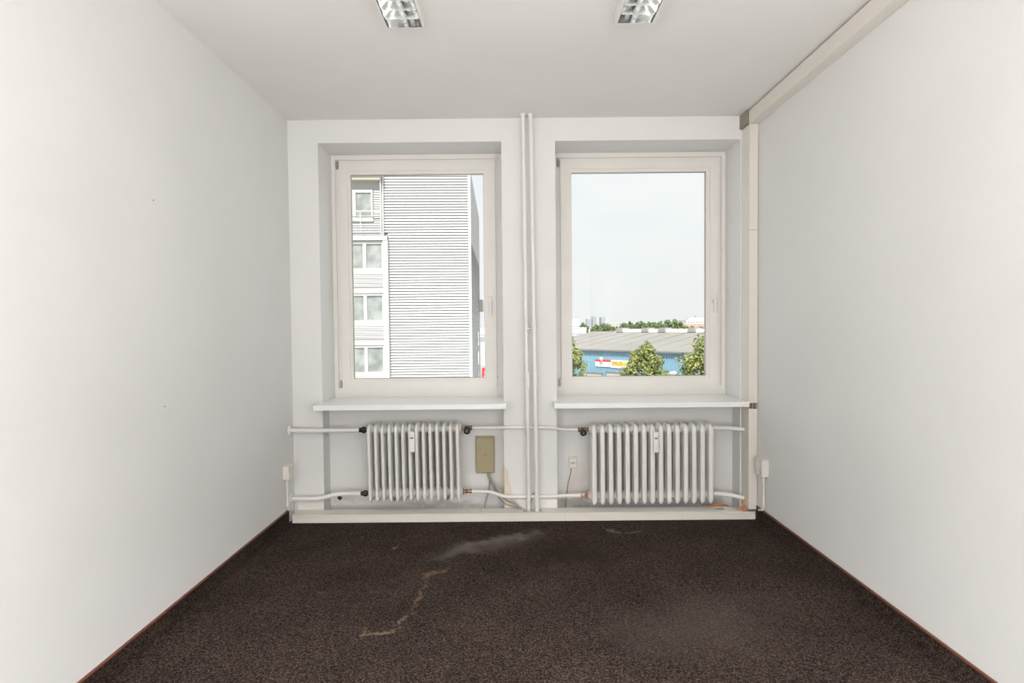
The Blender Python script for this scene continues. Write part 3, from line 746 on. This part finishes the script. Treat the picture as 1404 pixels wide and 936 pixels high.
# ================================================================== CEILING LAMPS
def lamp(label, x0, x1, yfar):
    Lr = 1.22; xc = (x0 + x1) / 2; w = (x1 - x0) / 2 + .016; hh = .055
    o = thing('ceiling_lamp', label, 'lamp', (xc, yfar, ZC), 'louvre ceiling lamps')
    hs = MB()
    hs.box(-w, w, -Lr, 0, -.004, -.0005)
    hs.box(-w, -w + .003, -Lr, 0, -hh, -.004); hs.box(w - .003, w, -Lr, 0, -hh, -.004)
    hs.box(-w + .003, w - .003, -.003, 0, -hh, -.004); hs.box(-w + .003, w - .003, -Lr, -Lr + .003, -hh, -.004)
    hs.box(-w, -w + .014, -Lr, 0, -hh - .001, -hh); hs.box(w - .014, w, -Lr, 0, -hh - .001, -hh); hs.box(-w + .014, w - .014, -.006, 0, -hh - .001, -hh)
    hs.build('housing', M['lamp_white'], o)
    wi = w - .016
    for s in (-1, 1):       # curved mirror reflectors along both sides
        prof = [(s * (wi - .042 * (t ** 1.8)), -hh + .002 + .046 * t) for t in [k / 8 for k in range(9)]]
        rf = MB(); m_ = len(prof)
        rf.v = [(x, -.004, z) for x, z in prof] + [(x, -Lr + .004, z) for x, z in prof]
        rf.f = [(i, i + 1, m_ + i + 1, m_ + i) for i in range(m_ - 1)]
        rf.build('side_reflector', M['mirror'], o, 60)
    MB().box(-wi - .001, wi + .001, -.0062, -.0042, -hh + .001, -.008).build('end_reflector', M['mirror'], o)
    MB().box(-wi + .03, wi - .03, -Lr + .004, -.004, -.0068, -.005).build('reflector_plate', M['mirror'], o)
    MB().lathe([(.01, .013), (Lr - .01, .013)], (0, 0, -.024), (0, -1, 0), 12).build('fluorescent_tube', M['tube_glass'], o, 40)
    bl = MB()               # cross blade, V shaped
    bl.prism([(-.006, -.012), (.006, -.012), (.0012, -hh + .001), (-.0012, -hh + .001)], 'x', -wi + .004, wi - .004)
    me = bl.mesh('cross_blade', M['mirror'])
    for k in range(1, 16):
        link('cross_blade', me, o, (0, -.004 - k * .0755, 0))
    return o
lamp('louvred mirror ceiling lamp above the left window', -.594, -.430, 2.798)
lamp('louvred mirror ceiling lamp above the right window', .522, .684, 2.778)

# ================================================================== OUTSIDE
GZ = -11.6
struct(MB().box(-400, 500, 8, 1800, GZ - .5, GZ).build('ground', M['bounce_ground']), 'street level far below the windows')

# ---- office block with white slats (left window)
DB = 35.0
c0 = at(645, 380, DB)
ob = thing('office_building', 'white slatted office block seen through the left window', 'building', (c0.x, DB, GZ), rz=math.radians(1.4))
SC = DB / F_PX
def bu(px, py=380): return at(px, py, DB).x - c0.x            # local x
def bz(py, px=560): return at(px, py, DB).z - GZ              # local z
def part(name, m, x0, x1, y0, y1, z0, z1, parent=ob):
    return MB().box(x0, x1, y0, y1, z0, z1).build(name, m, parent)
TOP = bz(225)
xs0 = bu(533); xs1 = bu(527)
part('wall', M['slat_back'], bu(400), -.02, .20, 17.0, 0, TOP)
pit = (bz(241) - bz(513)) / 71.0
sl = MB().prism([(-.05, .0), (.02, .0), (.02, pit * .63), (-.012, pit * .63), (-.05, pit * .10)], 'x', xs0, -.06)
me_s = sl.mesh('slat', M['slat'])
sl2 = MB().prism([(-.05, .0), (.02, .0), (.02, pit * .63), (-.012, pit * .63), (-.05, pit * .10)], 'x', xs1, -.06)
me_s2 = sl2.mesh('slat', M['slat'])
zbase = bz(513)
for k in range(-42, 75):
    z = zbase + k * pit
    if z > TOP - pit: break
    link('slat', me_s2 if z > bz(322) else me_s, ob, (0, .12, z))
part('corner_post', M['ext_white'], -.10, .06, .02, .25, 0, TOP)
# side face: grey slats and a darker strip of openings, a beige box high up
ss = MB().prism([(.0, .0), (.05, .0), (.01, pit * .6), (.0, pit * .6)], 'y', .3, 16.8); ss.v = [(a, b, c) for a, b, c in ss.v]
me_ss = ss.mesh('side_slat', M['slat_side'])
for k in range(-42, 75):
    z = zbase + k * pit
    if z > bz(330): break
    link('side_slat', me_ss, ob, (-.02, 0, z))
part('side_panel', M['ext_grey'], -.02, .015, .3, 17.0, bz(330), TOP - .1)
zz0 = bz(447)
for k in range(8):
    part('side_window', M['ext_glass'], -.02, .06, 9.2, 11.6, zz0 - 1.6 - k * 1.55, zz0 - .55 - k * 1.55)
part('side_box', M['ext_beige'], .0, .35, 13.5, 16.9, bz(422) + .12, bz(400) + .1)
# left bay: storeys with window bands
bx0 = bu(400); bcol0, bcol1 = bu(527), bu(533.5)
part('column', M['ext_white'], bcol0, bcol1, -.25, .2, 0, bz(324))
part('cornice', M['ext_white'], bx0, bcol1, -.28, .2, bz(330), bz(324))
per = 70.6
def office_window(x0, x1, z0, z1, yy=-.12):
    f = MB().frame(x0, x1, z0, z1, (.10, .10, .16, .26), yy, yy + .2).build('window', M['ext_white'], ob)
    MB().box(x0 + .1, x1 - .1, yy + .09, yy + .12, z0 + .26, z1 - .16).build('pane', M['ext_glass'], f)
    return f
for s in range(5):
    yo = s * per
    zt, zb = bz(331 + yo), bz(373.5 + yo)
    cols_ = [(bu(505) - .15, bcol0)]
    xw = bu(504) - .10; wd = bcol0 - xw
    for k in range(5):
        x1_ = bcol0 - k * wd; office_window(x1_ - wd, x1_, zb, zt)
    # spandrel: fine slats above a smooth white band
    zs0, zs1 = bz(401 + yo), bz(373.5 + yo)
    part('spandrel', M['slat_back'], bx0, bcol0, -.12, .2, bz(401.5 + yo), zs1)
    for k in range(8):
        za = zs1 - .06 - k * .106
        part('spandrel_slat', M['slat'], bx0, bcol0, -.17, -.12, za - .066, za)
    part('band', M['ext_white'], bx0, bcol0, -.20, .2, bz(401.5 + yo + 0), bz(396 + yo))
# top storey: set-back terrace under a canopy
part('canopy', M['ext_white'], bx0, bu(527.5), -.6, .6, bz(243), bz(232))
part('canopy_underside', M['ext_beige'], bx0, bu(526), -.45, 1.6, bz(249), bz(244))
part('terrace_wall', M['ext_grey'], bx0, bu(527), .14, .2, bz(322), bz(249))
office_window(bu(481) - .62, bu(513.5), bz(303.5), bz(260.5), -.02)
part('mullion', M['ext_white'], bu(486), bu(490.5), -.05, .1, bz(303), bz(264))
for k in range(20):
    z = bz(321) + .12 + k * .145
    if bz(306) < z < bz(262):
        part('terrace_slat', M['slat'], bu(514.5), bu(524.5), .06, .14, z, z + .09)
    elif z <= bz(306):
        part('terrace_slat', M['slat'], bx0, bu(524.5), .04, .14, z, z + .09)
part('terrace_post', M['ext_white'], bu(524.7), bu(526.0), -.3, -.2, bz(324), bz(243))
part('terrace_post', M['ext_white'], bu(526.8), bu(528.2), -.1, .1, bz(324), bz(238))
rl = MB().tube([(bx0, -.3, bz(291)), (bu(525), -.3, bz(291))], .035, 8)
for z in (297, 303, 309): rl.tube([(bx0, -.3, bz(z)), (bu(525), -.3, bz(z))], .012, 6)
for px in (440, 469, 498): rl.tube([(bu(px), -.3, bz(291)), (bu(px), -.3, bz(318))], .022, 6)
rl.build('railing', M['ext_white'], ob)

# ---- blue warehouse (right window)
E1, E2 = Vector((13.62, 115.4, 0)), Vector((30.25, 98.04, 0))
ud = (E2 - E1).normalized(); ang = math.atan2(ud.y, ud.x)
wh = thing('warehouse', 'blue corrugated warehouse with a grey roof outside right window', 'building', (E1.x, E1.y, GZ), rz=ang)
ZE, ZRG = -3.6 - GZ, -.5 - GZ; S0, S1, TN = -14.9, 52.0, 23.7
wl = MB(); wl.box(S0 + .2, S1 - .2, .12, 2 * TN - .2, 0, ZE - .05); wl.prism([(.2, ZE - .05), (2 * TN - .2, ZE - .05), (TN, ZRG - .2)], 'x', S0 + .2, S1 - .2)
wl.build('wall', M['blue'], wh)
rib = MB().prism([(-.10, .12), (-.06, 0), (.06, 0), (.10, .12)], 'z', 3.2, ZE - .06).mesh('cladding_rib', M['blue'])
x = S0 + .4
while x < S1 - .3:
    link('cladding_rib', rib, wh, (x, 0, 0)); x += .52
tk = .16
rf = MB()
rf.add([(S0, -.5, ZE - .06), (S1, -.5, ZE - .06), (S1, TN, ZRG), (S0, TN, ZRG), (S0, -.5, ZE - .06 + tk), (S1, -.5, ZE - .06 + tk), (S1, TN, ZRG + tk), (S0, TN, ZRG + tk)], [(0, 1, 2, 3), (4, 5, 6, 7), (0, 1, 5, 4), (1, 2, 6, 5), (2, 3, 7, 6), (3, 0, 4, 7)])
rf.add([(S0, TN, ZRG), (S1, TN, ZRG), (S1, 2 * TN + .5, ZE - .06), (S0, 2 * TN + .5, ZE - .06), (S0, TN, ZRG + tk), (S1, TN, ZRG + tk), (S1, 2 * TN + .5, ZE - .06 + tk), (S0, 2 * TN + .5, ZE - .06 + tk)], [(0, 1, 2, 3), (4, 5, 6, 7), (0, 1, 5, 4), (1, 2, 6, 5), (2, 3, 7, 6), (3, 0, 4, 7)])
rfo = rf.build('roof', M['roof'], wh)
MB().box(S0, S1, -.68, -.42, ZE - .22, ZE + .02).build('gutter', M['roof_edge'], wh)
slope = (ZRG - ZE) / TN
for k in range(16):         # corrugation seams on the roof
    xx = S0 + 2 + k * 4.1
    MB().add([(xx, -.4, ZE + tk - .05), (xx + .12, -.4, ZE + tk - .05), (xx + .12, TN, ZRG + tk + .05), (xx, TN, ZRG + tk + .05), (xx, -.4, ZE + tk - .02), (xx + .12, -.4, ZE + tk - .02), (xx + .12, TN, ZRG + tk + .08), (xx, TN, ZRG + tk + .08)],
             [(0, 1, 2, 3), (4, 5, 6, 7), (0, 1, 5, 4), (1, 2, 6, 5), (2, 3, 7, 6), (3, 0, 4, 7)]).build('roof_seam', M['roof'], rfo)
def wpx(px):     # local x on the ridge line that shows at photo column px
    d = ray(px, 456); o = Vector((E1.x, E1.y, 0)) + Vector((-ud.y, ud.x, 0)) * TN
    # o + s*ud parallel to d in plan
    s = (o.x * d.y - o.y * d.x) / (ud.y * d.x - ud.x * d.y); return s
RS0 = wpx(848)
MB().prism([(TN - 1.5, ZRG + .02), (TN + 1.5, ZRG + .02), (TN + .8, ZRG + .75), (TN - .8, ZRG + .75)], 'x', RS0, S1 - 1).build('ridge_skylight', M['sign_white'], wh)
for px in (854, 889, 912, 953):
    a = wpx(px)
    MB().prism([(a - 1.0, ZRG + .1), (a + 1.0, ZRG + .1), (a + .6, ZRG + 1.05), (a - .6, ZRG + 1.05)], 'y', TN - 1.7, TN + 1.7).build('roof_vent', M['roof'], wh)
def fpx(px, py=495):
    d = ray(px, py); o = Vector((E1.x, E1.y, 0))
    s = (o.x * d.y - o.y * d.x) / (ud.y * d.x - ud.x * d.y); p = o + ud * s
    return s, EYE + d.z * (p.y / d.y) - GZ
# signs on the facade
sg = MB().box(fpx(817)[0], fpx(838.2)[0], -.16, -.02, fpx(820, 502)[1], fpx(820, 492.5)[1]).build('sign_board', M['sign_white'], wh)
MB().box(fpx(817)[0], fpx(838.2)[0], -.18, -.16, fpx(820, 495.3)[1], fpx(820, 492.4)[1]).build('sign_stripe', M['sign_red'], sg)
for a, b, c, d_ in ((819, 824, 497, 499.5), (825.5, 830, 496.8, 500.5), (833, 835, 497.5, 501), (836, 837, 497.5, 501)):
    MB().box(fpx(a)[0], fpx(b)[0], -.17, -.16, fpx(826, d_)[1], fpx(826, c)[1]).build('sign_print', M['sign_grey'], sg)
MB().lathe([(0, .3), (.02, .3)], ((fpx(826)[0]), -.18, fpx(826, 494)[1]), (0, -1, 0), 12).build('sign_emblem', M['sign_yellow'], sg)
sg2 = MB().box(fpx(838.6)[0], fpx(868)[0], -.16, -.02, fpx(850, 504.5)[1], fpx(850, 493.6)[1]).build('sign_board', M['sign_white'], wh)
cu = bpy.data.curves.new('sign_text', 'FONT'); cu.body = 'MUS'; cu.size = 1.25; cu.extrude = .01
tmp = bpy.data.objects.new('tmp_text', cu); COL.objects.link(tmp)
dg = bpy.context.evaluated_depsgraph_get(); tme = bpy.data.meshes.new_from_object(tmp.evaluated_get(dg)); bpy.data.objects.remove(tmp)
tme.materials.clear(); tme.materials.append(M['sign_dark'])
stripe = MB().box(fpx(839.6)[0], fpx(862)[0], -.17, -.16, fpx(848, 501.5)[1], fpx(848, 496)[1]).build('sign_stripe', M['sign_yellow'], sg2)
to = link('sign_text', tme, sg2, (fpx(840.2)[0], -.185, fpx(846, 501)[1])); to.rotation_euler = (PI / 2, 0, 0)
MB().lathe([(0, .1), (.5, .35), (.7, .35), (.75, .1)], (fpx(825)[0], -.7, fpx(825, 490.3)[1]), (.8, -.1, -.25), 10).tube([(fpx(825)[0], 0, fpx(825, 489.5)[1]), (fpx(825)[0], -.7, fpx(825, 490.3)[1])], .05, 6).build('sign_lamp', M['sign_white'], wh)
# gates
for a, b in ((797, 825.5), (832, 856)):
    g = MB().box(fpx(a)[0], fpx(b)[0], -.06, .02, 0, fpx(a + 8, 511.0)[1]).build('gate', M['gate'], wh)
    MB().box(fpx(a)[0] - .2, fpx(b)[0] + .2, -.2, .02, fpx(a + 8, 511.0)[1], fpx(a + 8, 511.0)[1] + .2).build('gate_lintel', M['roof_edge'], g)

# ---- far white building on the left of the warehouse, visible beside the office block too
def block(name, label, cat, px0, px1, py_top, D, depth, m, group=None, z0=GZ):
    a, b = at(px0, py_top, D), at(px1, py_top, D); zt = (a.z + b.z) / 2
    o = thing(name, label, cat, ((a.x + b.x) / 2, D, z0), group); w = (b.x - a.x) / 2
    MB().box(-w, w, 0, depth, 0, zt - z0).build('wall', m, o)
    MB().box(-w - .15, w + .15, -.15, depth + .15, zt - z0, zt - z0 + .25).build('roof_edge', M['ext_white'], o)
    return o, w, zt - z0
hall, hw, hz_ = block('white_hall', 'long flat white hall behind the left end of the warehouse', 'building', 652, 804, 450.5, 185, 25, M['ext_white'])
for k in range(14):
    MB().box(-hw + 1.2 + k * 2.45, -hw + 2.9 + k * 2.45, -.06, .05, hz_ - 4.2, hz_ - 2.6).build('window', M['tower_win'], hall)
MB().box(-hw, hw, -.1, .05, hz_ - 2.0, hz_ - 1.7).build('trim_band', M['tower'], hall)
b2, bw2, bh2 = block('white_block', 'small white block rising behind the flat white hall', 'building', 776, 793.5, 438, 230, 14, M['ext_white'])
MB().tube([(bw2 - .3, 2, bh2), (bw2 - .3, 2, bh2 + 1.3)], .08, 6).build('mast', M['tower'], b2)
for k in range(3): MB().box(-bw2 + 1 + k * 1.6, -bw2 + 1.9 + k * 1.6, -.05, .05, bh2 - 3.4, bh2 - 2.6).build('window', M['tower_win'], b2)
sk_ = at(808, 461, 160)
stk = thing('roof_stack', 'slim white stack on a square base beside the white hall', 'chimney', (sk_.x, 160, GZ))
MB().box(-.55, .55, -.5, .5, 0, at(808, 457, 160).z - GZ).build('base', M['ext_white'], stk)
MB().tube([(0, 0, at(808, 457, 160).z - GZ), (0, 0, at(808, 451, 160).z - GZ)], .22, 10).build('pipe', M['ext_white'], stk)

# towers on the horizon
for i, (p0, p1, pt, lb) in enumerate(((804.5, 811.5, 437, 'leftmost and lowest of three pale towers on the horizon'), (812.3, 818, 433.5, 'tallest pale tower on the horizon, middle one'), (823.7, 830, 434.5, 'rightmost of the three pale towers on the horizon'))):
    o, w_, h_ = block('tower_block', lb, 'tower', p0, p1, pt, 900, 14, M['tower'], 'towers on the horizon')
    for k in range(5): MB().box(-w_ + .4, w_ - .4, -.2, .1, h_ - 2.5 - k * 2.4, h_ - 1.3 - k * 2.4).build('window_band', M['tower_win'], o)
# buildings at the right end of the horizon
o, w_, h_ = block('white_offices', 'white flat-roofed offices above the trees at far right', 'building', 941, 975, 439, 420, 20, M['ext_white'])
MB().box(-w_ * .7, w_ * .95, 2, 12, h_, h_ + 2.0).build('roof_storey', M['ext_white'], o)
MB().box(-w_ * .1, w_ * .1, 4, 6, h_ + 2, h_ + 3.4).build('roof_plant', M['tower'], o)
for k in range(9): MB().box(-w_ + 1 + k * 2.0, -w_ + 2.2 + k * 2.0, -.1, .1, h_ - 1.9, h_ - .9).build('window', M['tower_win'], o)
o, w_, h_ = block('white_annex', 'small white annex left of the far white offices', 'building', 929.5, 938, 439.5, 445, 12, M['ext_white'])
o, w_, h_ = block('orange_building', 'low orange building under the far white offices', 'building', 936, 985, 444.2, 360, 15, M['orange_wall'])
for k in range(8): MB().box(-w_ + 1 + k * 2.7, -w_ + 2.6 + k * 2.7, -.1, .1, h_ - 2.0, h_ - 1.1).build('window', M['tower_win'], o)
o, w_, h_ = block('beige_house', 'low beige house among the far trees', 'building', 835, 849, 443.5, 330, 10, M['ext_beige'])

# red advertising pillar beside the office block
rp = at(663.5, 512, 70)
rs = thing('red_sign', 'red upright sign beside the slatted office block', 'sign', (rp.x + .08, 70, GZ))
MB().cbox(-.32, .42, -.12, .12, 0, at(663.5, 504, 70).z - GZ, .03).build('panel', M['sign_red'], rs)
for k, (a, b) in enumerate(((.42, .62), (.70, .80), (.95, 1.2))):
    MB().box(-.02, .16, -.13, -.12, at(663.5, 504, 70).z - GZ - b, at(663.5, 504, 70).z - GZ - a).build('print', M['sign_white'], rs)

# ---- trees
def leaf_mesh(name, clusters, per, size, rng, m):
    n_ = len(clusters) * per
    c = np.repeat(np.array([q[:3] for q in clusters]), per, axis=0); rad = np.repeat(np.array([q[3] for q in clusters]), per)
    d = rng.normal(size=(n_, 3)); d /= np.linalg.norm(d, axis=1)[:, None]
    p = c + d * (rad * rng.uniform(.55, 1.05, n_))[:, None]
    nrm = d + rng.normal(scale=.5, size=(n_, 3)) + np.array([0, 0, .5]); nrm /= np.linalg.norm(nrm, axis=1)[:, None]
    a = np.cross(nrm, rng.normal(size=(n_, 3))); a /= np.linalg.norm(a, axis=1)[:, None]; b = np.cross(nrm, a)
    s = (size * rng.uniform(.7, 1.3, n_))[:, None]
    V = np.empty((n_, 4, 3)); V[:, 0] = p - a * s; V[:, 1] = p - b * s * .6 + nrm * s * .12; V[:, 2] = p + a * s; V[:, 3] = p + b * s * .6 + nrm * s * .12
    me = bpy.data.meshes.new(name); me.vertices.add(n_ * 4); me.vertices.foreach_set('co', V.ravel())
    me.loops.add(n_ * 4); me.loops.foreach_set('vertex_index', np.arange(n_ * 4)); me.polygons.add(n_)
    me.polygons.foreach_set('loop_start', np.arange(0, n_ * 4, 4)); me.update(calc_edges=True); me.materials.append(m); return me
def tree(name, label, x, y, top, width, seed, ncl=90, per=70, leaf=.14, m=None, group=None, trunk_h=4.0, base=GZ):
    rng = np.random.default_rng(seed)
    o = thing(name, label, 'tree', (x, y, base), group); H = top - base
    cl = []
    zc, rz_ = (trunk_h + H) / 2, (H - trunk_h) / 2
    while len(cl) < ncl:
        q = rng.uniform(-1, 1, 3); r2 = np.linalg.norm(q)
        if r2 > 1 or r2 < .45: continue
        t = (q[2] + 1) / 2; wprof = (1.0 - .55 * t ** 1.6) * (0.55 + .45 * min(1, t * 3))
        cl.append((q[0] * width * wprof, q[1] * width * wprof, zc + q[2] * (rz_ - .3), width * rng.uniform(.16, .27)))
    cl.append((rng.uniform(-.1, .1) * width, 0, H - .35, .35))
    link('foliage', leaf_mesh('foliage', cl, per, leaf, rng, m or M['leaf']), o)
    MB().tube([(0, 0, 0), (.05, 0, trunk_h), (0, .05, H * .8)], [.22 * width / 2, .16 * width / 2, .04], 8).build('trunk', M['bark'], o, 60)
    return o
c_ = at(883, 467, 42); tree('street_tree', 'yellow-green tree in front of the blue warehouse, centre of view', c_.x, 42, c_.z, 2.15, 5, 150, 95, .10, trunk_h=5.5)
c_ = at(778, 456, 42); tree('street_tree', 'tree cut off by the left edge of the right window', c_.x, 42, c_.z, 1.7, 9, 130, 90, .10, trunk_h=5.5)
c_ = at(972, 450, 36); tree('street_tree', 'tree filling the right corner of the right window', c_.x, 36, c_.z, 2.6, 14, 170, 95, .10, trunk_h=5.5)
c_ = at(912, 506, 50); tree('street_tree', 'small low tree between the two larger trees', c_.x, 50, c_.z, .9, 21, 50, 70, .10, trunk_h=4)
# far tree belt, one object per tree
rng0 = np.random.default_rng(4)
spots = [(800, 442.5, 300), (818, 446, 260), (827, 443, 255), (836, 446, 250), (845, 447.5, 262), (856, 443, 255), (863, 440.5, 250), (872, 442, 262), (880, 440.2, 255), (889, 441, 250), (898, 442, 258), (906, 440, 250), (915, 438.6, 246), (924, 438.5, 250), (932, 442, 258), (940, 446.5, 245), (950, 447.5, 262), (961, 447.5, 255)]
names_ = ['first', 'second', 'third', 'fourth', 'fifth', 'sixth', 'seventh', 'eighth', 'ninth', 'tenth', 'eleventh', 'twelfth', 'thirteenth', 'fourteenth', 'fifteenth', 'sixteenth', 'seventeenth', 'eighteenth']
for i, (px, py, D) in enumerate(spots):
    D = (235 + (i % 4) * 22) if i else 330
    c_ = at(px, py, D)
    tree('far_tree', '%s tree from the left in the far green belt behind the roof' % names_[i], c_.x, D, c_.z, 4.3, 40 + i, 60, 60, .42, M['leaf_far'], 'far tree belt', trunk_h=4.0)
# street lamp between the trees
lp = at(923.5, 511, 55)
sl_ = thing('street_lamp', 'white street lamp head beside the right-hand tree', 'street lamp', (lp.x, 55, GZ))
MB().tube([(0, 0, 0), (0, 0, lp.z - GZ - .1), (.25, 0, lp.z - GZ)], [.09, .06, .04], 8, .2).build('pole', M['tower'], sl_, 50)
MB().lathe([(-.42, .05), (-.3, .13), (.1, .16), (.3, .10), (.35, .03)], (0, 0, lp.z - GZ), (1, 0, .1), 12).build('lamp_head', M['sign_white'], sl_, 50)
